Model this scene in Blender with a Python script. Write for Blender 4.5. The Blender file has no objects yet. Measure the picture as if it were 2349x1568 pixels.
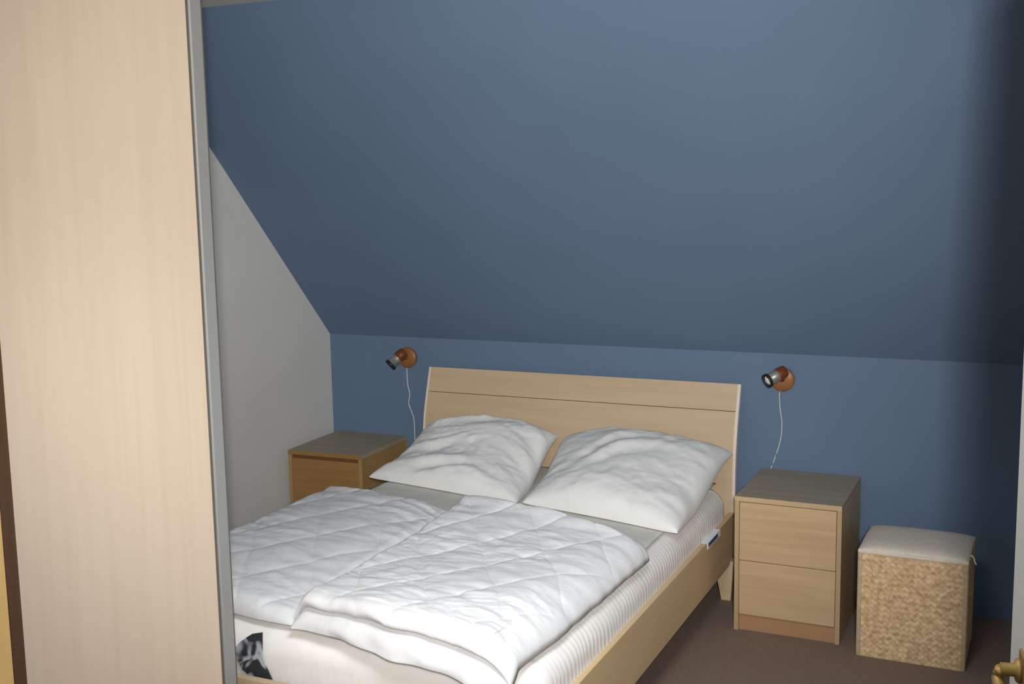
import bpy, bmesh, math, random
from mathutils import Vector, Matrix, noise
random.seed(7)
S = bpy.context.scene
COL = S.collection
sin, cos, pi, rad = math.sin, math.cos, math.pi, math.radians

# ---------------------------------------------------------------- camera
CAM = Vector((3.2543, -4.8219, 1.7742))
yaw, pit, rol = rad(24.8458), rad(7.7865), rad(-1.0287)
F = Vector((-sin(yaw)*cos(pit), cos(yaw)*cos(pit), -sin(pit)))
Rv = Vector((cos(yaw), sin(yaw), 0)); Uv = Rv.cross(F)
R2 = Rv*cos(rol) + Uv*sin(rol); U2 = Uv*cos(rol) - Rv*sin(rol)
cd = bpy.data.cameras.new('camera'); cam = bpy.data.objects.new('camera', cd); COL.objects.link(cam)
cd.sensor_fit = 'HORIZONTAL'; cd.sensor_width = 36.0; cd.lens = 2604.58/2349*36; cd.clip_start = 0.02
cam.matrix_world = Matrix(((R2.x, U2.x, -F.x, CAM.x), (R2.y, U2.y, -F.y, CAM.y), (R2.z, U2.z, -F.z, CAM.z), (0, 0, 0, 1)))
S.camera = cam

# ---------------------------------------------------------------- world, lights, exposure
S.view_settings.view_transform = 'Standard'; S.view_settings.look = 'None'
S.view_settings.gamma = 1.0; S.view_settings.use_curve_mapping = False
S.view_settings.exposure = 0.34
w = bpy.data.worlds.new('world'); S.world = w; w.use_nodes = True
bg = w.node_tree.nodes['Background']; bg.inputs[0].default_value = (.72, .82, 1, 1); bg.inputs[1].default_value = .12

def light(name, kind, loc, target, energy, color=(1, 1, 1), **kw):
    l = bpy.data.lights.new(name, kind); l.energy = energy; l.color = color
    for k, v in kw.items(): setattr(l, k, v)
    o = bpy.data.objects.new(name, l); COL.objects.link(o); o.location = loc
    o.rotation_euler = (Vector(target) - Vector(loc)).to_track_quat('-Z', 'Y').to_euler()
    return o
# flash-like lamp just behind the camera, and the daylight of the window in the rear wall
light('flash_lamp', 'SPOT', (3.472, -4.97, 1.95), (1.22, 0, 1.60), 1220, (1, .985, .96), spot_size=rad(64), spot_blend=1.0, shadow_soft_size=.16)
light('window_daylight', 'AREA', (1.5, -6.25, 1.55), (1.5, 0, 1.2), 5.5, (.80, .89, 1), shape='RECTANGLE', size=1.3, size_y=1.1)
light('added_ceiling_fill', 'AREA', (2.60, -3.15, 2.43), (2.35, -2.75, 0), 25, (.90, .95, 1), shape='RECTANGLE', size=.8, size_y=.6, spread=rad(112))  # added overhead fill for bed and floor, no known window there

# ---------------------------------------------------------------- materials
def mat(name, col, rough=.6, metal=0, spec=.3):
    m = bpy.data.materials.new(name); m.use_nodes = True
    b = m.node_tree.nodes['Principled BSDF']
    b.inputs['Base Color'].default_value = (*col, 1); b.inputs['Roughness'].default_value = rough
    b.inputs['Metallic'].default_value = metal; b.inputs['Specular IOR Level'].default_value = spec
    return m
def nd(m, t, **kw):
    n = m.node_tree.nodes.new(t)
    for k, v in kw.items(): setattr(n, k, v)
    return n
def lk(m, a, b): m.node_tree.links.new(a, b)
def noisy(name, c1, c2, scale=(1, 1, 1), nscale=8, detail=4, rough=.6, bump=0, bscale=None, spec=.3, dist=.0, p0=.3, p1=.7, bdist=.002):
    m = mat(name, c1, rough, 0, spec); b = m.node_tree.nodes['Principled BSDF']
    tc = nd(m, 'ShaderNodeTexCoord'); mp = nd(m, 'ShaderNodeMapping'); mp.inputs['Scale'].default_value = scale
    lk(m, tc.outputs['Object'], mp.inputs['Vector'])
    n = nd(m, 'ShaderNodeTexNoise'); n.inputs['Scale'].default_value = nscale; n.inputs['Detail'].default_value = detail; n.inputs['Distortion'].default_value = dist
    lk(m, mp.outputs[0], n.inputs['Vector'])
    r = nd(m, 'ShaderNodeValToRGB'); r.color_ramp.elements[0].position = p0; r.color_ramp.elements[1].position = p1
    r.color_ramp.elements[0].color = (*c1, 1); r.color_ramp.elements[1].color = (*c2, 1)
    lk(m, n.outputs['Fac'], r.inputs['Fac']); lk(m, r.outputs['Color'], b.inputs['Base Color'])
    if bump:
        n2 = nd(m, 'ShaderNodeTexNoise'); n2.inputs['Scale'].default_value = bscale or nscale; n2.inputs['Detail'].default_value = 3
        lk(m, mp.outputs[0], n2.inputs['Vector'])
        bp = nd(m, 'ShaderNodeBump'); bp.inputs['Strength'].default_value = bump; bp.inputs['Distance'].default_value = bdist
        lk(m, n2.outputs['Fac'], bp.inputs['Height']); lk(m, bp.outputs[0], b.inputs['Normal'])
    return m
M = {}
M['blue'] = noisy('blue_wall_paint', (.121, .176, .265), (.128, .185, .278), nscale=3, rough=.75, bump=.15, bscale=160, spec=.2, bdist=.001)
M['white_wall'] = noisy('white_wall_paint', (.60, .59, .57), (.63, .62, .60), nscale=3, rough=.85, bump=.12, bscale=160, spec=.2, bdist=.001)
M['ceiling'] = noisy('white_ceiling_paint', (.62, .62, .60), (.66, .66, .64), nscale=3, rough=.85)
M['carpet'] = noisy('taupe_carpet', (.185, .135, .105), (.27, .20, .158), nscale=140, detail=6, rough=1, bump=.6, bscale=260, spec=.05, bdist=.004)
def birch(name, a, b, axis, rough=.45, s=1.0):
    sc = {'x': (1.2, 22, 22), 'z': (22, 22, 1.0), 'y': (22, 1.2, 22)}[axis]
    return noisy(name, a, b, scale=sc, nscale=1.6*s, detail=6, rough=rough, spec=.35, dist=.35, p0=.25, p1=.75)
M['birch_z'] = birch('pale_birch_upright_grain', (.67, .53, .40), (.72, .58, .445), 'z', .5)
M['birch_x'] = birch('birch_veneer', (.50, .37, .235), (.57, .43, .28), 'x')
M['birch_y'] = birch('birch_veneer_lengthwise', (.58, .41, .225), (.65, .475, .275), 'y')
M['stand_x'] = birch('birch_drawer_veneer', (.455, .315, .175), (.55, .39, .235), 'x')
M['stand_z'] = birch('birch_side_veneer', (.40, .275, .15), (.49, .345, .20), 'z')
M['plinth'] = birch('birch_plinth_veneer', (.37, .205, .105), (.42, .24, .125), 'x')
M['stand_top'] = birch('shaded_birch_top_veneer', (.315, .265, .19), (.37, .315, .23), 'x', .55)  # greyer than the fronts: shade of grazing light put into the top colour
M['edge'] = mat('pale_edge_band', (.70, .62, .54), .5)
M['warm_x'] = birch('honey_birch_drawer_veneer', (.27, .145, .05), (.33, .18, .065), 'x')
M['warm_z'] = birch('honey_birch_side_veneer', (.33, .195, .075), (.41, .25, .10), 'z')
M['slot'] = mat('shaded_slot_wood', (.16, .07, .025), .6)  # shadow of the finger gap, put into a darker wood colour
M['pine'] = birch('yellow_pine', (.74, .47, .17), (.82, .55, .22), 'z', .5)
M['brown'] = birch('gap_shade_brown', (.085, .04, .02), (.12, .06, .03), 'z', .5)  # shade of the gap beside the wardrobe, as a dark brown
M['alu'] = mat('satin_aluminium', (.34, .34, .33), .55, .25)
M['alu_dark'] = mat('dark_aluminium_groove', (.16, .14, .12), .5, .3)
M['cotton'] = noisy('white_cotton', (.80, .80, .79), (.85, .85, .84), nscale=40, rough=.9, bump=.12, bscale=500, spec=.1, bdist=.001)
M['quilt'] = noisy('white_quilted_cotton', (.67, .67, .675), (.72, .72, .725), nscale=30, rough=.9, bump=.35, bscale=70, spec=.15, bdist=.002)
M['pillow'] = noisy('offwhite_pillow_cotton', (.76, .755, .73), (.81, .805, .78), nscale=6, rough=.85, bump=.12, bscale=300, spec=.15, bdist=.001)
M['cream'] = noisy('cream_mattress_cloth', (.80, .77, .735), (.85, .82, .785), nscale=20, rough=.95, bump=.15, bscale=300, spec=.1, bdist=.001)
M['sheet'] = noisy('ivory_sheet_cloth', (.60, .59, .53), (.66, .65, .59), nscale=8, rough=.9, bump=.15, bscale=200, spec=.1, bdist=.001)
M['tag'] = mat('white_tag', (.80, .82, .84), .6)
M['tagblue'] = mat('blue_tag_print', (.05, .10, .19), .6)
M['piping'] = mat('piping_cord', (.62, .59, .55), .9)
M['copper'] = noisy('reddish_varnished_wood', (.22, .085, .028), (.31, .13, .042), nscale=18, rough=.4, spec=.4)
M['red'] = mat('dark_red_wood', (.15, .042, .014), .45)
M['steel'] = mat('brushed_grey_metal', (.30, .29, .27), .4, .5)
M['black'] = mat('black_metal_rim', (.015, .015, .015), .4)
M['bulb'] = mat('frosted_bulb_glass', (.82, .80, .80), .3)
M['cord'] = mat('white_plastic_cord', (.46, .49, .53), .5)
M['straw'] = noisy('woven_seagrass', (.49, .33, .18), (.79, .57, .345), nscale=55, detail=5, rough=.9, bump=.25, bscale=140, spec=.1, p0=.34, p1=.66, bdist=.003)
M['strawedge'] = noisy('seagrass_corner_binding', (.45, .34, .21), (.56, .44, .29), nscale=60, rough=.9, bump=.3, bscale=150, spec=.1)
M['linen'] = noisy('cream_linen', (.66, .59, .505), (.73, .66, .57), nscale=60, rough=.95, bump=.2, bscale=400, spec=.1, bdist=.001)
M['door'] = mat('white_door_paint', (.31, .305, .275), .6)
M['brass'] = mat('brass', (.17, .10, .03), .6, .5)
M['glass'] = mat('window_glass', (.9, .95, 1), .02)
_b = M['glass'].node_tree.nodes['Principled BSDF']; _b.inputs['Alpha'].default_value = .15
# woven satin label: swirling blacks and greys
def label_mat():
    m = mat('satin_label_cloth', (.1, .1, .1), .35); b = m.node_tree.nodes['Principled BSDF']
    tc = nd(m, 'ShaderNodeTexCoord'); n = nd(m, 'ShaderNodeTexNoise'); n.inputs['Scale'].default_value = 17; n.inputs['Detail'].default_value = 1; n.inputs['Distortion'].default_value = 1.2
    lk(m, tc.outputs['Object'], n.inputs['Vector'])
    r = nd(m, 'ShaderNodeValToRGB'); r.color_ramp.elements[0].position = .47; r.color_ramp.elements[1].position = .62
    r.color_ramp.elements[0].color = (.035, .04, .045, 1); r.color_ramp.elements[1].color = (.46, .48, .52, 1)
    lk(m, n.outputs['Fac'], r.inputs['Fac']); lk(m, r.outputs[0], b.inputs['Base Color'])
    return m
M['label'] = label_mat()

# ---------------------------------------------------------------- helpers
def obj(name, bm, m, parent=None, smooth=False, angle=None):
    me = bpy.data.meshes.new(name)
    bmesh.ops.recalc_face_normals(bm, faces=bm.faces[:])
    bm.to_mesh(me); bm.free()
    o = bpy.data.objects.new(name, me); COL.objects.link(o)
    me.materials.append(M[m] if isinstance(m, str) else m)
    if smooth:
        for p in me.polygons: p.use_smooth = True
    if parent is not None:
        o.parent = parent
    return o
def thing(name, label, cat, loc=(0, 0, 0), group=None):
    o = bpy.data.objects.new(name, None); COL.objects.link(o); o.location = loc; o.empty_display_size = .05
    o['label'] = label; o['category'] = cat
    if group: o['group'] = group
    return o
def tag(o, label, cat, group=None):
    o['label'] = label; o['category'] = cat
    if group: o['group'] = group
    return o
def struct(name, bm, m, parent=None, smooth=False):
    o = obj(name, bm, m, parent, smooth)
    if parent is None: o['kind'] = 'structure'
    return o
def box(x0, x1, y0, y1, z0, z1, bev=0, bm=None, seg=2):
    t = bmesh.new()
    bmesh.ops.create_cube(t, size=1)
    for v in t.verts:
        v.co = Vector(((x0+x1)/2 + v.co.x*(x1-x0), (y0+y1)/2 + v.co.y*(y1-y0), (z0+z1)/2 + v.co.z*(z1-z0)))
    if bev: bmesh.ops.bevel(t, geom=t.edges[:], offset=bev, segments=seg, affect='EDGES', profile=.5)
    if bm is None: return t
    merge(bm, t); return bm
def merge(bm, t):
    me = bpy.data.meshes.new('tmp'); t.to_mesh(me); t.free(); bm.from_mesh(me); bpy.data.meshes.remove(me)
def prism(pts, axis, a0, a1, bev=0):
    """pts: 2D polygon in the two axes other than `axis`, extruded from a0 to a1"""
    bm = bmesh.new()
    def mk(p, a):
        return {'x': (a, p[0], p[1]), 'y': (p[0], a, p[1]), 'z': (p[0], p[1], a)}[axis]
    A = [bm.verts.new(mk(p, a0)) for p in pts]; B = [bm.verts.new(mk(p, a1)) for p in pts]
    n = len(pts)
    bm.faces.new(A); bm.faces.new(B[::-1])
    for i in range(n): bm.faces.new((A[i], B[i], B[(i+1) % n], A[(i+1) % n]))
    if bev: bmesh.ops.bevel(bm, geom=bm.edges[:], offset=bev, segments=2, affect='EDGES', profile=.5)
    return bm
def frame_of(d):
    d = d.normalized(); up = Vector((0, 0, 1)) if abs(d.z) < .95 else Vector((1, 0, 0))
    a = d.cross(up).normalized(); b = d.cross(a).normalized(); return a, b
def lathe(prof, base, axis, n=28, bm=None):
    """prof: (radius, distance along axis)"""
    bm = bm or bmesh.new(); axis = Vector(axis).normalized(); a, b = frame_of(axis); base = Vector(base)
    rings = []
    for r, h in prof:
        rings.append([bm.verts.new(base + axis*h + (a*cos(2*pi*i/n) + b*sin(2*pi*i/n))*max(r, 1e-4)) for i in range(n)])
    for k in range(len(rings)-1):
        for i in range(n): bm.faces.new((rings[k][i], rings[k][(i+1) % n], rings[k+1][(i+1) % n], rings[k+1][i]))
    bm.faces.new(rings[0][::-1]); bm.faces.new(rings[-1])
    return bm
def catmull(P, k=8):
    P = [Vector(p) for p in P]; Q = [2*P[0]-P[1]] + P + [2*P[-1]-P[-2]]; out = []
    for i in range(1, len(Q)-2):
        for j in range(k):
            t = j/k
            out.append(.5*((2*Q[i]) + (Q[i+1]-Q[i-1])*t + (2*Q[i-1]-5*Q[i]+4*Q[i+1]-Q[i+2])*t*t + (3*Q[i]-Q[i-1]-3*Q[i+1]+Q[i+2])*t**3))
    out.append(P[-1]); return out
def tube(P, r, n=10, bm=None):
    bm = bm or bmesh.new(); rings = []
    for i, p in enumerate(P):
        d = P[min(i+1, len(P)-1)] - P[max(i-1, 0)]
        a, b = frame_of(d)
        rr = r[i] if isinstance(r, (list, tuple)) else r
        rings.append([bm.verts.new(p + (a*cos(2*pi*j/n) + b*sin(2*pi*j/n))*rr) for j in range(n)])
    for k in range(len(rings)-1):
        for j in range(n): bm.faces.new((rings[k][j], rings[k][(j+1) % n], rings[k+1][(j+1) % n], rings[k+1][j]))
    bm.faces.new(rings[0][::-1]); bm.faces.new(rings[-1]); return bm
def shell(us, vs, top, bot):
    """closed skin of two height sheets that meet along their border"""
    bm = bmesh.new(); nu, nv = len(us), len(vs)
    T = [[bm.verts.new(top(u, v)) for v in vs] for u in us]
    B = [[T[i][j] if i in (0, nu-1) or j in (0, nv-1) else bm.verts.new(bot(us[i], vs[j])) for j in range(nv)] for i in range(nu)]
    for i in range(nu-1):
        for j in range(nv-1):
            bm.faces.new((T[i][j], T[i+1][j], T[i+1][j+1], T[i][j+1]))
            q = (B[i][j], B[i][j+1], B[i+1][j+1], B[i+1][j])
            if len(set(q)) == 4 and set(q) != {T[i][j], T[i+1][j], T[i+1][j+1], T[i][j+1]}: bm.faces.new(q)
    return bm
def spaced(n):   # denser near both ends, in -1..1
    return [sin((2*i/n-1)*pi/2) for i in range(n+1)]
def ns(x, y, z=0): return noise.noise(Vector((x, y, z)))
def sstep(a, b, x):
    t = max(0, min(1, (x-a)/(b-a))); return t*t*(3-2*t)

# ---------------------------------------------------------------- the room
ZF = 1.0486; SL = rad(46.867); ZC = 2.458
YC = -(ZC-ZF)/math.tan(SL)
XR, YR = 3.46, -6.4
struct('floor', box(-.12, XR+.12, YR-.1, .12, -.1, 0), 'carpet')
struct('wall_back', box(-.1, XR+.1, 0, .12, 0, ZF), 'blue')
off = Vector((0, sin(SL), cos(SL)))*.1
struct('wall_slope', prism([(0, ZF), (YC, ZC), (YC+off.y, ZC+off.z), (off.y, ZF+off.z)], 'x', -.1, XR+.1), 'blue')
struct('ceiling', box(-.1, XR+.1, YR, YC, ZC, ZC+.1), 'ceiling')
struct('wall_left', prism([(0, 0), (0, ZF), (YC, ZC), (-2.30, ZC), (-2.30, 0)], 'x', -.1, 0), 'white_wall')
struct('wall_left_return', box(-.1, .56, YR, -2.32, 0, ZC), 'white_wall')
struct('wall_right', prism([(0, 0), (0, ZF), (YC, ZC), (YR, ZC), (YR, 0)], 'x', XR, XR+.1), 'white_wall')
# rear wall with the window behind the camera
bm = bmesh.new()
for b in ((.56, .82, 0, ZC), (2.18, XR, 0, ZC), (.82, 2.18, 0, .97), (.82, 2.18, 2.13, ZC)):
    box(b[0], b[1], YR-.1, YR, b[2], b[3], 0, bm)
struct('wall_rear', bm, 'white_wall')
win = bmesh.new()
for b in ((.82, .89, .97, 2.13), (2.11, 2.18, .97, 2.13), (.89, 2.11, .97, 1.04), (.89, 2.11, 2.06, 2.13), (1.47, 1.53, 1.04, 2.06)):
    box(b[0], b[1], YR-.08, YR-.02, b[2], b[3], .004, win)
wo = struct('window_1', win, 'door')
obj('pane', box(.88, 2.12, YR-.056, YR-.050, 1.03, 2.07), 'glass', wo)

bm = bmesh.new()  # unseen ceiling frame and pane, added to go with the overhead fill
for b in ((2.00, 2.06, -3.54, -2.76), (2.96, 3.02, -3.54, -2.76), (2.06, 2.96, -3.54, -3.48), (2.06, 2.96, -2.82, -2.76)):
    box(*b, ZC-.022, ZC-.001, .003, bm)
w2 = struct('added_roof_window', bm, 'door')
obj('pane', box(2.06, 2.96, -3.48, -2.82, ZC-.008, ZC-.004), 'glass', w2)

# pine jamb board at the near end of the wardrobe
t1 = struct('trim_1', box(.70, 1.215, -3.27, -3.10, 0, 2.30, .004), 'pine')

# ---------------------------------------------------------------- open white door on the right
hz, hs = 1.052, .115
E = Vector((3.243, -3.0, 0)); ang = 9.5
dl = Vector((sin(rad(ang)), -cos(rad(ang)), 0)); nn = Vector((-cos(rad(ang)), -sin(rad(ang)), 0))
def dbox(s0, s1, n0, n1, z0, z1, bev=0, bm=None):
    t = box(s0, s1, n0, n1, z0, z1, bev)
    for v in t.verts: v.co = E + dl*v.co.x + nn*v.co.y + Vector((0, 0, v.co.z))
    if bm is None: return t
    merge(bm, t); return bm
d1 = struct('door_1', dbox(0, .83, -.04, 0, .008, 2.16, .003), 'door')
obj('key_plate', dbox(hs-.02, hs+.02, .0, .004, .95, 1.10, .0015), 'brass', d1)

def dp(s, n, z): return E + dl*s + nn*n + Vector((0, 0, z))

hb = lathe([(.017, 0), (.017, .006), (.0095, .009), (.0095, .027)], dp(hs, .004, hz+.022), nn, 20)
hd = obj('door_handle', hb, 'brass', d1, True)
obj('lever', tube(catmull([dp(hs, .030, hz+.022), dp(hs-.006, .033, hz+.008), dp(hs+.015, .033, hz-.002), dp(hs+.06, .032, hz-.004), dp(hs+.115, .030, hz-.004)], 6), .0085, 12), 'brass', hd, True)
obj('latch_plate', dbox(-.002, .0, -.032, -.010, .96, 1.14), 'brass', d1)

# ---------------------------------------------------------------- wardrobe
wx, wy0, wy1 = 1.2, -3.055, -2.317
wd = thing('wardrobe', 'tall pale birch wardrobe with sliding door and grey metal edge, filling the left side', 'wardrobe', (.9, -2.7, 0))
wd_i = Vector((.9, -2.7, 0))
def P(bm, name, m, root, smooth=False):
    for v in bm.verts: v.co -= root.location
    return obj(name, bm, m, root, smooth)
bm = bmesh.new()
box(.60, 1.165, wy1-.02, wy1-.0, 0, 2.36, 0, bm); box(.60, 1.165, wy0, wy1-.02, 2.34, 2.36, 0, bm)
box(.60, 1.165, wy0, wy1-.02, 0, .05, 0, bm); box(.60, .612, wy0, wy1-.02, .05, 2.34, 0, bm)
P(bm, 'carcass', 'birch_z', wd)
dr = P(box(1.178, wx-.003, wy0, wy1-.066, .03, 2.345, .0015), 'sliding_door', 'birch_z', wd)
pr = bmesh.new()
box(1.170, wx+.002, wy1-.056, wy1-.010, .028, 2.347, .003, pr)
o = P(pr, 'edge_profile', 'alu', wd); o['label'] = 'satin grey metal edge profile'
gr = bmesh.new(); box(1.175, wx-.004, wy1-.066, wy1-.056, .03, 2.345, 0, gr); box(1.172, wx-.003, wy1-.010, wy1-.001, .03, 2.345, 0, gr)
P(gr, 'profile_groove', 'alu_dark', wd)
o = P(box(.60, wx+.004, wy0-.036, wy0-.001, 0, 2.36, .002), 'gap_strip', 'brown', wd); o['label'] = 'dark brown strip standing in for the shaded gap'  # fills the gap towards the jamb, its shade painted as brown

# ---------------------------------------------------------------- bed
BX0, BX1, BYF = .63, 2.123, -2.285
RZ0, RZ1 = .162, .373
bed = thing('bed', 'birch double bed with curved headboard against the blue wall', 'bed', (1.376, -1.2, 0))
# headboard: curved profile in (y,z), leaning back at the top
front = [(-.050, .916), (-.068, .862), (-.088, .803), (-.106, .745), (-.120, .690), (-.130, .630), (-.136, .56), (-.139, .45), (-.139, .18)]
def normals2(fr):
    out = []
    for i, p in enumerate(fr):
        a = fr[max(0, i-1)]; b = fr[min(len(fr)-1, i+1)]
        d = Vector((b[0]-a[0], b[1]-a[1])).normalized(); out.append(Vector((-d.y, d.x)))
    return out
def slab(pts, th, x0, x1, bev=.002):
    nm = normals2(pts); s = 1
    back = [(p[0]+abs(n.x)*th, p[1]+(n.y if n.x > 0 else -n.y)*th) for p, n in zip(pts, nm)]
    return prism(list(pts)+back[::-1], 'x', x0, x1)
hbx0, hbx1 = .612, 2.112
seam = 2
up = front[:seam+1]; up[-1] = (front[seam][0]+.0006, front[seam][1]+.0012)
lo = front[seam:]; lo[0] = (front[seam][0]-.0006, front[seam][1]-.0012)
def bevelled(bm, b):
    bmesh.ops.bevel(bm, geom=[e for e in bm.edges if len(e.link_faces) == 2 and e.calc_face_angle(0) > .8], offset=b, segments=2, affect='EDGES'); return bm
hb1 = P(bevelled(slab(up, .022, hbx0, hbx1), .0015), 'headboard_rail', 'birch_x', bed)
hb2 = P(bevelled(slab(lo, .022, hbx0, hbx1), .0015), 'headboard_panel', 'birch_x', bed)
# pale edging strips at both ends
for xa, xb in ((hbx0-.011, hbx0), (hbx1, hbx1+.013)):
    o = P(slab([(y-.001, z) for y, z in front], .024, xa, xb), 'edge_strip', 'edge', bed); o['label'] = 'pale edge strip'
for xa, xb in ((BX0, BX0+.024), (BX1-.024, BX1)):
    P(box(xa, xb, BYF+.024, -.142, RZ0, RZ1, .002), 'side_rail', 'birch_y', bed)
P(box(BX0, BX1, BYF, BYF+.0235, RZ0, RZ1-.012, .002), 'foot_rail', 'birch_x', bed)
def leg(x, y, sx):
    t = box(-.045, .045, -.03, .03, 0, .175, .003)
    for v in t.verts:
        k = v.co.z/.175; v.co.x = v.co.x*(.45+.55*k) + x + sx*.012*(1-k); v.co.y += y
    return t
for x, y, sx in ((BX1-.030, -.175, 1), (BX0+.05, -.175, -1), (BX1-.07, BYF+.06, 1), (BX0+.07, BYF+.06, -1)):
    P(leg(x, y, sx), 'leg', 'birch_x', bed)
P(box(BX0+.024, BX1-.024, BYF+.024, -.142, .235, .268), 'slatted_base', 'birch_x', bed)

# mattress, with bulging ribbed sides
mz0, mz1 = .270, .500
mx0, mx1, my0, my1 = BX0+.028, BX1-.016, BYF+.050, -.150
mat_ = thing('mattress', 'cream mattress with ribbed cloth sides lying in the birch bed', 'mattress', (1.376, -1.2, mz0))
def mattress():
    bm = bmesh.new(); per = []
    rc = .11
    def arc(cx, cy, a0, n=7): return [(cx+rc*cos(a0+pi/2*i/n), cy+rc*sin(a0+pi/2*i/n)) for i in range(n+1)]
    ring = []
    corners = [(mx1-rc, my1-rc, 0), (mx0+rc, my1-rc, pi/2), (mx0+rc, my0+rc, pi), (mx1-rc, my0+rc, 1.5*pi)]
    for c in corners: ring.append(arc(*c))
    pts = []
    for i in range(4):
        pts += ring[i]
        a = ring[i][-1]; b = ring[(i+1) % 4][0]; L = math.hypot(b[0]-a[0], b[1]-a[1]); n = int(L/.006)
        pts += [(a[0]+(b[0]-a[0])*k/n, a[1]+(b[1]-a[1])*k/n) for k in range(1, n)]
    cx, cy = (mx0+mx1)/2, (my0+my1)/2
    N = len(pts); rows = 18; rings = []; arc_l = 0; S_ = []
    for i in range(N):
        S_.append(arc_l); q = pts[(i+1) % N]; arc_l += math.hypot(q[0]-pts[i][0], q[1]-pts[i][1])
    for r in range(rows+1):
        t = r/rows; z = mz0+(mz1-mz0)*t; rg = []
        # inset profile: soft rounded top edge
        e = .085; dz = mz1-z
        ins = (e - math.sqrt(max(0, e*e-(e-dz)**2))) if dz < e else 0
        eb = .03; db = z-mz0
        if db < eb: ins += eb - math.sqrt(max(0, eb*eb-(eb-db)**2))
        for i, (x, y) in enumerate(pts):
            p = Vector((x, y)); a = pts[i-1]; b = pts[(i+1) % N]
            d = Vector((b[0]-a[0], b[1]-a[1])).normalized(); nrm = Vector((d.y, -d.x))
            side = .18 + .82*(sstep(mx1-.05, mx1-.008, x)+sstep(mx0+.05, mx0+.008, x))*sstep(my0, my0+.07, y)*sstep(my1, my1-.07, y)
            s = S_[i] + .012*ns(z*16, S_[i]*9)
            rib = abs(sin(s*pi/.027+z*11+1.6*ns(S_[i]*7, z*6, 9)))**.8
            amp = .0046*side*(.6+.5*ns(S_[i]*4, z*12, 3))*(1-.5*abs(2*t-1))
            q = p + nrm*(amp*rib - .004 - ins)
            zz = z + (.0025*ns(x*9, y*9) if r > rows-4 else 0)
            rg.append(bm.verts.new((q.x, q.y, zz)))
        rings.append(rg)
    for r in range(rows):
        for i in range(N): bm.faces.new((rings[r][i], rings[r][(i+1) % N], rings[r+1][(i+1) % N], rings[r+1][i]))
    # close top and bottom with shrinking rings
    last = rings[-1]
    for f_, dz in ((.985, .001), (.95, .0015)):
        nr = [bm.verts.new((cx+(v.co.x-cx)*f_ if True else 0, cy+(v.co.y-cy)*(1-(1-f_)*.7), mz1+dz)) for v in rings[-1]]
        for i in range(N): bm.faces.new((last[i], last[(i+1) % N], nr[(i+1) % N], nr[i]))
        last = nr
    f = bm.faces.new(last); bm.faces.new(rings[0][::-1])
    return bm
P(mattress(), 'mattress_body', 'cream', mat_, True)
pip = [Vector((x, y, .470)) for x, y in ((mx1+.0005, my1-.07), (mx1+.0005, -1.2), (mx1+.0005, my0+.07))]
# white care tag with a printed blue field on the right side, near the head
tb = prism([(2.088, .3745), (2.127, .3745), (2.1285, .373), (2.1300, .3500), (2.1278, .3500), (2.1262, .3733), (2.088, .3733)], 'y', -.60, -.40)
tg = P(tb, 'care_tag', 'tag', mat_); tg['label'] = 'white tag with blue printed field'
tgf = P(prism([(2.1288, .3710), (2.1296, .3710), (2.1307, .3555), (2.1299, .3555)], 'y', -.585, -.445), 'print', 'tagblue', mat_); tgf.parent = tg
# dark satin label on the foot end
lab = [(1.127, .420), (1.150, .446), (1.172, .463), (1.195, .478), (1.232, .488), (1.231, .42), (1.238, .400), (1.245, .382), (1.264, .345), (1.235, .347), (1.205, .345), (1.175, .350), (1.155, .362), (1.140, .385)]
cxl = 1.19; bm = bmesh.new()
c0 = bm.verts.new((1.19, my0-.0075, .41)); c1 = bm.verts.new((1.19, my0-.003, .41))
A = [bm.verts.new((x-.002, my0-.006-(0 if z < .46 else -.004), z)) for x, z in lab]; B = [bm.verts.new((x-.002, my0-.002+(0 if z < .46 else .004), z)) for x, z in lab]
for i in range(len(lab)):
    j = (i+1) % len(lab)
    bm.faces.new((c0, A[i], A[j])); bm.faces.new((c1, B[j], B[i])); bm.faces.new((A[i], B[i], B[j], A[j]))
lb = P(bm, 'satin_label', 'label', mat_); lb['label'] = 'dark grey patterned satin label'

# ivory sheet on the mattress top
def sheet():
    us = [i/70 for i in range(71)]; vs = [j/100 for j in range(101)]
    x0, x1, y0, y1 = mx0+.045, mx1-.055, my0+.05, my1-.02
    def top(u, v):
        x = x0+(x1-x0)*u; y = y0+(y1-y0)*v
        b = min(u, 1-u, v, 1-v)
        return (x, y, mz1+.0045 + (.0025+.0022*ns(x*5, y*14)+.0015*ns(x*22, y*9, 2))*min(1, b*30))
    def bot(u, v):
        return (x0+(x1-x0)*u, y0+(y1-y0)*v, mz1+.0040)
    return shell(us, vs, top, bot)
sh = tag(obj('bed_sheet', sheet(), 'sheet', None, True), 'ivory sheet spread on the mattress, bare between left pillow and left duvet', 'sheet')

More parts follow.
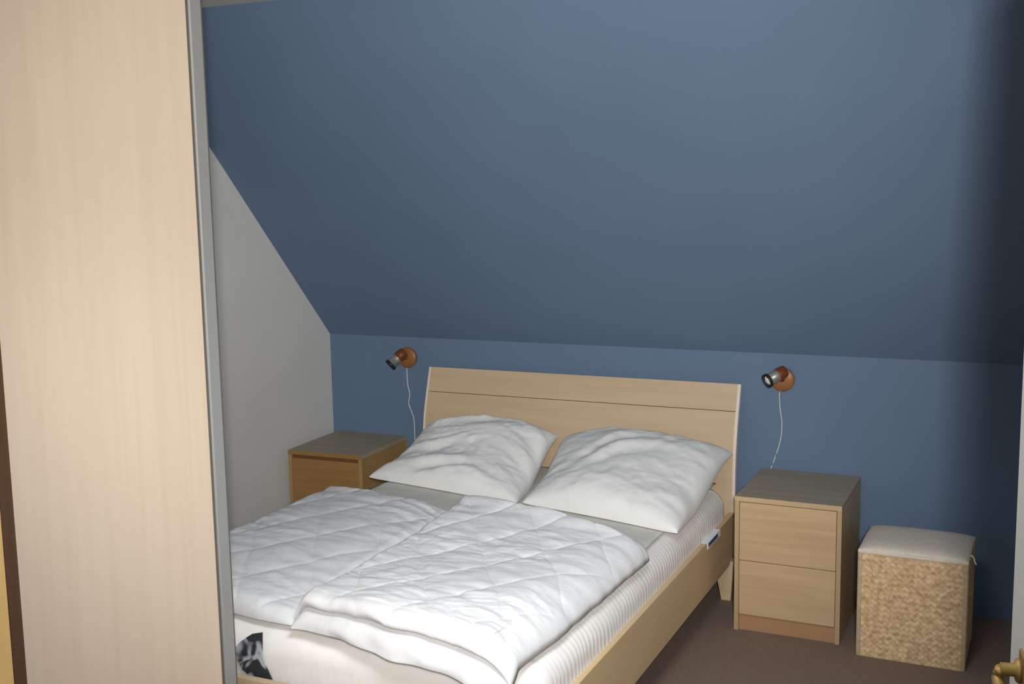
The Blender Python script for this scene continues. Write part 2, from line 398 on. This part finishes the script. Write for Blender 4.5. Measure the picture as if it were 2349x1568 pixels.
# ---------------------------------------------------------------- duvets
SZ = mz1+.0115
def quilt(x, y, k=.255, rot=.0):
    x += .012*ns(x*6, y*6, 77); y += .02*ns(x*5, y*5, 55)
    """puffed diamonds with stitched seams, 0..1"""
    a = (x*1.0+y*.62)/k; b = (x*1.0-y*.62)/k
    return (abs(sin(pi*a))*abs(sin(pi*b)))**.27
def wrinkle(x, y, seed):
    wv = 0
    md = .55+.9*ns(x*3.1, y*3.1, seed+21)
    wv += .60*ns(x*8+2*ns(y*3, x*2, seed), y*19, seed)
    wv += .33*md*ns(x*30+3*ns(x*4, y*6, seed+2), y*55, seed+5)
    wv += .62*md*(1-2*abs(ns(x*5+1.5*ns(x*5, y*5), y*13+x*4, seed+9)))
    return wv
def duvet(corn, T, r, seed, amp, pamp, zb, sag=None, nu=170, nv=240, fold=None, ecx=.0):
    """corn: four corners (head-left, head-right, foot-right, foot-left); T thickness; r edge rounding radius"""
    hl, hr, fr, fl = [Vector(c) for c in corn]
    W_ = ((hr-hl).length+(fr-fl).length)/2; L_ = ((fl-hl).length+(fr-hr).length)/2
    us = [(s+1)/2 for s in spaced(nu)]; vs = [(s+1)/2 for s in spaced(nv)]
    def xy(u, v):
        p = (hl*(1-u)+hr*u)*(1-v)+(fl*(1-u)+fr*u)*v
        p = Vector((p.x, p.y))
        # slightly irregular outline
        wob = .012
        p.x += wob*ns(p.y*4, seed)*(1-2*u)*1.4 ; p.y += wob*ns(p.x*5, seed+3)*(2*v-1)*1.4
        return p
    def prof(u, v):
        du = min(u, 1-u)*W_; dv = min(v, 1-v)*L_
        f = lambda d: math.sqrt(max(0, 1-(1-min(d/r, 1))**2))
        g = lambda d: math.sqrt(max(0, 1-(1-min(d/(r*1.0), 1))**2))
        return (f(du)*g(dv))
    def top(u, v):
        p = xy(u, v); k = prof(u, v)
        h = T*k
        q = quilt(p.x, p.y)-.55
        h += k*(pamp*q + amp*wrinkle(p.x, p.y, seed))
        if sag: h += k*sag(u, v)
        zz = zb + max(h, 0)
        return (p.x, p.y, zz)
    def bot(u, v):
        p = xy(u, v); return (p.x, p.y, zb-.0005)
    bm = shell(us, vs, top, bot)
    return bm
# left duvet: thinner, laid flat, runs under the wardrobe edge
cl = [(.655, -1.015), (1.30, -1.13), (1.325, -2.20), (.645, -2.18)]
def sagL(u, v): return .018*sin(pi*min(1, u*1.1))*(1-v)-.012*sstep(.75, 1, u)-.022*sstep(.55, 1, v)*sstep(.3, 1, u)
dvl = tag(obj('duvet', duvet(cl, .066, .05, 11.3, .0074, .0090, SZ, sagL), 'quilt', None, True),
          'white quilted duvet lying flat on the left half of the bed, beside the wardrobe', 'duvet', 'white quilted duvets')
# right duvet: thick, folded double, front fold shows two layers
cr = [(1.328, -1.035), (2.105, -1.165), (2.066, -2.295), (1.330, -2.205)]
def duvet_folded():
    hl, hr, fr, fl = [Vector(c) for c in cr]
    seed = 31.7; n1, n2 = 210, 300
    us = [i/n1 for i in range(n1+1)]
    bm = bmesh.new()
    # cross-section along the length: up over the head edge, along the top, down over the front: two stacked rolls
    def section(u):
        W_ = .71
        return W_
    L_ = 1.13
    prof = []   # (v position in m from head, z, kind) along the skin
    zl, zt = .050, .050         # lower and upper layer thickness
    H = zl+zt
    nA = 26
    for i in range(nA+1):       # head edge, one soft roll
        a = pi/2*i/nA; prof.append((.060*(1-sin(a)) - .0, H*(1-cos(a))**.9 if False else H*sin(a)**.9, .6*sin(a)))
    hd_ = .135
    prof = [(hd_*(1-cos(pi/2*i/nA)), H*(.45*sin(pi/2*i/nA)+.55*sin(pi/2*i/nA)**3), sin(pi/2*i/nA)) for i in range(nA+1)]
    for i in range(1, n2): prof.append((hd_+(L_-hd_-.045)*i/n2, H+.012*math.exp(-((L_-hd_)*i/n2/.05)**2), 1))
    nB = 14                      # front roll of upper layer
    for i in range(nB+1):
        a = pi/2 - pi*.92*i/nB; prof.append((L_-.045+.045*cos(a)*1.0, zl+zt/2+zt/2*sin(a), .8))
    for i in range(1, 4): prof.append((L_-.020-.001*i, zl-.0005*i, .5))
    for i in range(nB+1):        # lower layer pokes out a little
        a = pi/2 - pi*.5*i/nB - .25; prof.append((L_-.030+.050*cos(a), max(0, zl*.98*sin(a)), .5*max(0, sin(a))))
    rows = []
    for u in us:
        row = []
        for (s, z, k) in prof:
            v = s/L_
            p = (hl*(1-u)+hr*u)*(1-v)+(fl*(1-u)+fr*u)*v
            x, y = p.x, p.y
            du = min(u, 1-u)*.75; r = .050 if u < .5 else .15
            e = math.sqrt(max(0, 1-(1-min(du/r, 1))**2))
            zz = z*e
            q = quilt(x+.03, y+.05, .235)-.6
            zz += e*k*(.0100*q + .0082*wrinkle(x, y, seed))
            # slumps: higher at the left head corner, lower at the right
            zz += e*k*z/H*(.026*(1-u)*sstep(.55, 0, v) - .012*sstep(.62, 1, u)*sstep(1, .25, v) + .010*sin(v*7+u*3)*(u*(1-u)*4))
            yy = y + .010*ns(x*6, z*8, seed)*sstep(.9, 1, v) - .008*ns(x*11, z*30, 4)*sstep(.93, 1, v)
            xx = x + (.012*ns(y*4, seed)+.006*ns(y*13, seed+1))*(1 if u < .1 or u > .9 else .3)
            cp = abs(2*u-1)**9*sstep(.10, 0, v); yy -= .035*cp; xx -= (.03 if u > .5 else -.012)*cp
            hang = .55*max(0, (my0-.004)-yy) if yy < my0-.004 else 0
            row.append(bm.verts.new((xx, yy, SZ+max(0, zz)-hang)))
        rows.append(row)
    for i in range(len(rows)-1):
        for j in range(len(prof)-1): bm.faces.new((rows[i][j], rows[i+1][j], rows[i+1][j+1], rows[i][j+1]))
    m = len(prof)
    border = [rows[i][0] for i in range(len(rows))] + rows[-1][1:] + [rows[i][-1] for i in range(len(rows)-2, -1, -1)] + rows[0][-2:0:-1]
    bm.faces.new(border)
    bmesh.ops.triangulate(bm, faces=[f for f in bm.faces if len(f.verts) > 4])
    return bm
dvr = tag(obj('duvet', duvet_folded(), 'quilt', None, True),
          'thick white quilted duvet folded double on the right half of the bed', 'duvet', 'white quilted duvets')

# ---------------------------------------------------------------- pillows
def pillow(fl, fr, br, bl, zf, zb, T, seed, wr, peak=(0, .2), cr_=.6, dg_=0):
    """four corners on the plan, front edge resting at zf, back edge raised to zb against the headboard"""
    fl, fr, br, bl = [Vector(c) for c in (fl, fr, br, bl)]
    us = spaced(130); vs = spaced(130)
    def plan(u, v):
        a, b = (u+1)/2, (v+1)/2
        p = (fl*(1-a)+fr*a)*(1-b)+(bl*(1-a)+br*a)*b
        c = (fl+fr+br+bl)/4
        # sides bow in, corners stay pointed
        pull = .038*((1-u*u)*abs(v)**3 + (1-v*v)*abs(u)**3)
        p = p + (c-p)*pull
        return p
    def mid(u, v):
        b = (v+1)/2
        return zf+(zb-zf)*(sstep(.25, 1.0, b))
    def puff(u, v): return max(0, (1-u*u))**.42*max(0, (1-v*v))**.40
    def top(u, v):
        p = plan(u, v); k = puff(u, v)
        d = math.hypot(u-peak[0], v-peak[1]); an = math.atan2(v-peak[1], u-peak[0])
        w1 = ns(u*3+v*7+1.2*ns(u*2, v*2, seed), (v-u)*1.2, seed)
        w2 = 1-2*abs(ns(u*2.2-v*4.2+1.1*ns(v*3, u*2, seed+4), (u+v)*1.5, seed+7))
        w3 = ns(an*5, d*1.1, seed+2)*min(1, d)
        w4 = sin(v*11+dg_*u*7+u*u*3.5-u*2.2+2.6*ns(u*1.5, v*1.5, seed+6))*max(0, .35+1.3*ns(u*1.6, v*2.4, seed+12))*1.25
        h = T*k*(1+.10*ns(u*1.5, v*1.5, seed)) + wr*min(1, k*1.6)*(w1*.5+w2*.35+w3*1.1+w4*cr_+.3*ns(u*14, v*14, seed))
        return (p.x, p.y, mid(u, v)+max(h, -.001))
    def bot(u, v):
        p = plan(u, v); return (p.x, p.y, max(SZ+.001, mid(u, v)-.45*T*puff(u, v)))
    return shell(us, vs, top, bot)
pl = tag(obj('pillow', pillow((.620, -.66), (1.405, -.815), (1.335, -.190), (.700, -.190), SZ+.006, .655, .128, 3.1, .0074, (.2, .3), 1.5), 'pillow', None, True),
         'rumpled white square pillow by the left nightstand, leaning on the headboard', 'pillow', 'white bed pillows')
pr_ = tag(obj('pillow', pillow((1.422, -.79), (2.112, -.955), (2.128, -.190), (1.362, -.190), SZ+.006, .640, .140, 8.4, .0062, (.1, .0), .9, -.9), 'pillow', None, True),
          'smooth white square pillow at the right edge of the bed, leaning on the headboard', 'pillow', 'white bed pillows')

# ---------------------------------------------------------------- nightstands
def nightstand(x0, yf, rot, label, fx, fz, plm, slot, Wd=.40, gap=.0):
    """local origin at the front left bottom corner"""
    r = thing('nightstand', label, 'nightstand', (x0, yf, 0), 'two drawer birch nightstands')
    r.rotation_euler = (0, 0, rot)
    D, H = .48, .55
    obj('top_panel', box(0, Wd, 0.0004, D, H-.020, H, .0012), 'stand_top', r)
    obj('top_edge_band', box(0, Wd, -.0012, .0002, H-.0198, H-.0004), fz[1], r)
    for xa in (0, Wd-.018): obj('side_panel', box(xa, xa+.018, .0, D, 0, H-.0205, .001), fz[0], r)
    obj('back_panel', box(.0185, Wd-.0185, D-.012, D-.002, .06, H-.021), fz[0], r)
    for (z0, z1) in ((.068, .2890), (.2912, .5272-gap)):
        d = obj('drawer', box(.0195, Wd-.0195, -.001, .018, z0, z1, .0025), fx, r)
        obj('drawer_box', box(.025, Wd-.025, .0185, D-.05, z0+.01, z1-.045), fz[0], d)
    obj('recess_strip', box(.0185, Wd-.0185, .012, .022, .5275-gap, H-.0205), slot, r)
    obj('plinth', box(.0185, Wd-.0185, .012, .028, 0, .064), plm, r)
    return r
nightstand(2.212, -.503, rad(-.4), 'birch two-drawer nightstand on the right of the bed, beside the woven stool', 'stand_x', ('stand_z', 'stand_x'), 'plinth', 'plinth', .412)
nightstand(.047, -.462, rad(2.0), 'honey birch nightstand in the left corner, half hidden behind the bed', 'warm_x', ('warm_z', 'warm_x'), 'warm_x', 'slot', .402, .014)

# ---------------------------------------------------------------- wall lamps
def wall_lamp(px, pz, head_dir, neck, label, hl=.085):
    r = thing('wall_lamp', label, 'lamp', (px, 0, pz), 'small wooden wall spotlights')
    obj('wall_plate', lathe([(.040, .0005), (.050, .003), (.051, .016), (.046, .021), (.018, .022)], (0, 0, 0), (0, -1, 0), 36), 'copper', r, True)
    nk = Vector(neck)
    obj('arm', tube([Vector((0, -.02, 0)), Vector((0, -.02, 0)).lerp(nk, .5), nk], .011, 14), 'copper', r, True)
    d = Vector(head_dir).normalized()
    b0 = nk - d*.020
    h = obj('lamp_shade', lathe([(.012, 0), (.0235, .006), (.026, .02), (.0265, hl), (.0245, hl), (.0235, hl-.018), (.006, hl-.02)], b0, d, 32), 'steel', r, True)
    obj('rear_cap', lathe([(.017, -.014), (.0245, -.010), (.0275, .006), (.0275, .030), (.0262, .032)], b0, d, 32), 'red', h, True)
    obj('rim', lathe([(.0268, hl-.012), (.0300, hl-.010), (.0305, hl+.002), (.0265, hl+.003), (.0225, hl-.004), (.0225, hl-.012)], b0, d, 32), 'black', h, True)
    obj('bulb', lathe([(.020, hl-.016), (.0215, hl-.006), (.018, hl-.002), (.010, hl+.001), (.001, hl+.002)], b0, d, 24), 'bulb', h, True)
    return r
wall_lamp(2.294, .940, (-.62, -.62, -.36), (-.005, -.058, .030), 'wooden wall spotlight above the right nightstand, its white bulb facing out')
wall_lamp(.457, .949, (-.55, -.45, -.62), (-.018, -.055, .012), 'wooden wall spotlight above the left nightstand, head turned down to the left')
def cord(pts, label):
    o = obj('lamp_cord', tube(catmull(pts, 8), .0032, 10), 'cord', None, True)
    return tag(o, label, 'cord', 'white lamp cords')
cord([(.452, -.010, .902), (.449, -.007, .885), (.451, -.007, .816), (.461, -.007, .765), (.454, -.007, .717), (.471, -.007, .672), (.482, -.007, .631), (.483, -.007, .554), (.484, -.006, .40), (.486, -.006, .25)],
     'white cord hanging wavy from the left wall spotlight')
cord([(2.288, -.010, .894), (2.281, -.007, .876), (2.284, -.007, .816), (2.2925, -.007, .755), (2.2905, -.007, .693), (2.275, -.007, .624), (2.25, -.007, .551), (2.22, -.006, .44), (2.21, -.006, .30)],
     'white cord curving from the right wall spotlight down behind the nightstand')

# ---------------------------------------------------------------- woven stool
def stool():
    x0, x1, y0, y1 = 2.702, 3.080, -.580, -.262; z1 = .404
    r = thing('storage_stool', 'woven seagrass box stool with cream padded lid, beside the right nightstand', 'stool', ((x0+x1)/2, (y0+y1)/2, 0))
    r.rotation_euler = (0, 0, rad(-1.2))
    hx, hy = (x1-x0)/2, (y1-y0)/2
    bm = bmesh.new()
    # woven skin: strands ride over and under
    def strip(fn, L_, n=150, m=150):
        g = []
        for i in range(n+1):
            row = []
            for j in range(m+1):
                s = L_*i/n; z = z1*j/m
                a = sin(pi*s/.0115); b = sin(pi*z/.0105 + (pi/2 if int(s/.0115) % 2 else 0))
                h = .0012*abs(a)*.7 + .0015*b*abs(a) + .0009*ns(s*60, z*60)
                e = min(s, L_-s, z, z1-z); h *= min(1, e/.008)
                row.append(bm.verts.new(fn(s, z, h)))
            g.append(row)
        for i in range(n):
            for j in range(m): bm.faces.new((g[i][j], g[i+1][j], g[i+1][j+1], g[i][j+1]))
    strip(lambda s, z, h: (-hx+s, -hy-h, z), 2*hx)
    strip(lambda s, z, h: (hx+h, -hy+s, z), 2*hy, 120, 150)
    strip(lambda s, z, h: (hx-s, hy+h, z), 2*hx, 60, 60)
    strip(lambda s, z, h: (-hx-h, hy-s, z), 2*hy, 120, 150)
    bmesh.ops.remove_doubles(bm, verts=bm.verts[:], dist=.0004)
    box(-hx+.002, hx-.002, -hy+.002, hy-.002, .001, z1-.001, 0, bm)
    obj('woven_body', bm, 'straw', r, True)
    for sx in (-1, 1):
        for sy in (-1, 1):
            obj('corner_binding', lathe([(.0085, .0), (.0095, .004), (.0095, z1-.004), (.0085, z1)], (sx*(hx-.005), sy*(hy-.005), 0), (0, 0, 1), 16), 'strawedge', r, True)
    us = spaced(60); vs = spaced(60)
    ax, ay = hx+.004, hy+.004
    def sq(u, v):
        # superellipse corners
        k = 1-.03*(u*u*v*v)
        return u*ax*k, v*ay*k
    def top(u, v):
        x, y = sq(u, v); e = (max(0, 1-abs(u)**5)*max(0, 1-abs(v)**5))**.5
        return (x, y, z1+.010+.019*e+.006*max(0, 1-u*u)*max(0, 1-v*v)+.001*ns(x*12, y*12))
    def bot(u, v):
        x, y = sq(u, v); e = min(1, (1-max(abs(u), abs(v)))*30)
        return (x, y, z1+.010-.0095*e)
    lid = obj('lid_cushion', shell(us, vs, top, bot), 'linen', r, True)
    skirt = bmesh.new()
    box(-ax, ax, -ay, ay, z1-.004, z1+.0105, .004, skirt)
    sk = obj('lid_skirt', skirt, 'linen', lid, False)
    obj('tie', tube(catmull([(hx+.003, -hy+.06, z1+.016), (hx+.014, -hy+.055, z1+.012), (hx+.020, -hy+.05, z1-.004), (hx+.026, -hy+.045, z1-.012)], 6), .0028, 8), 'linen', lid, True)
    return r
stool()
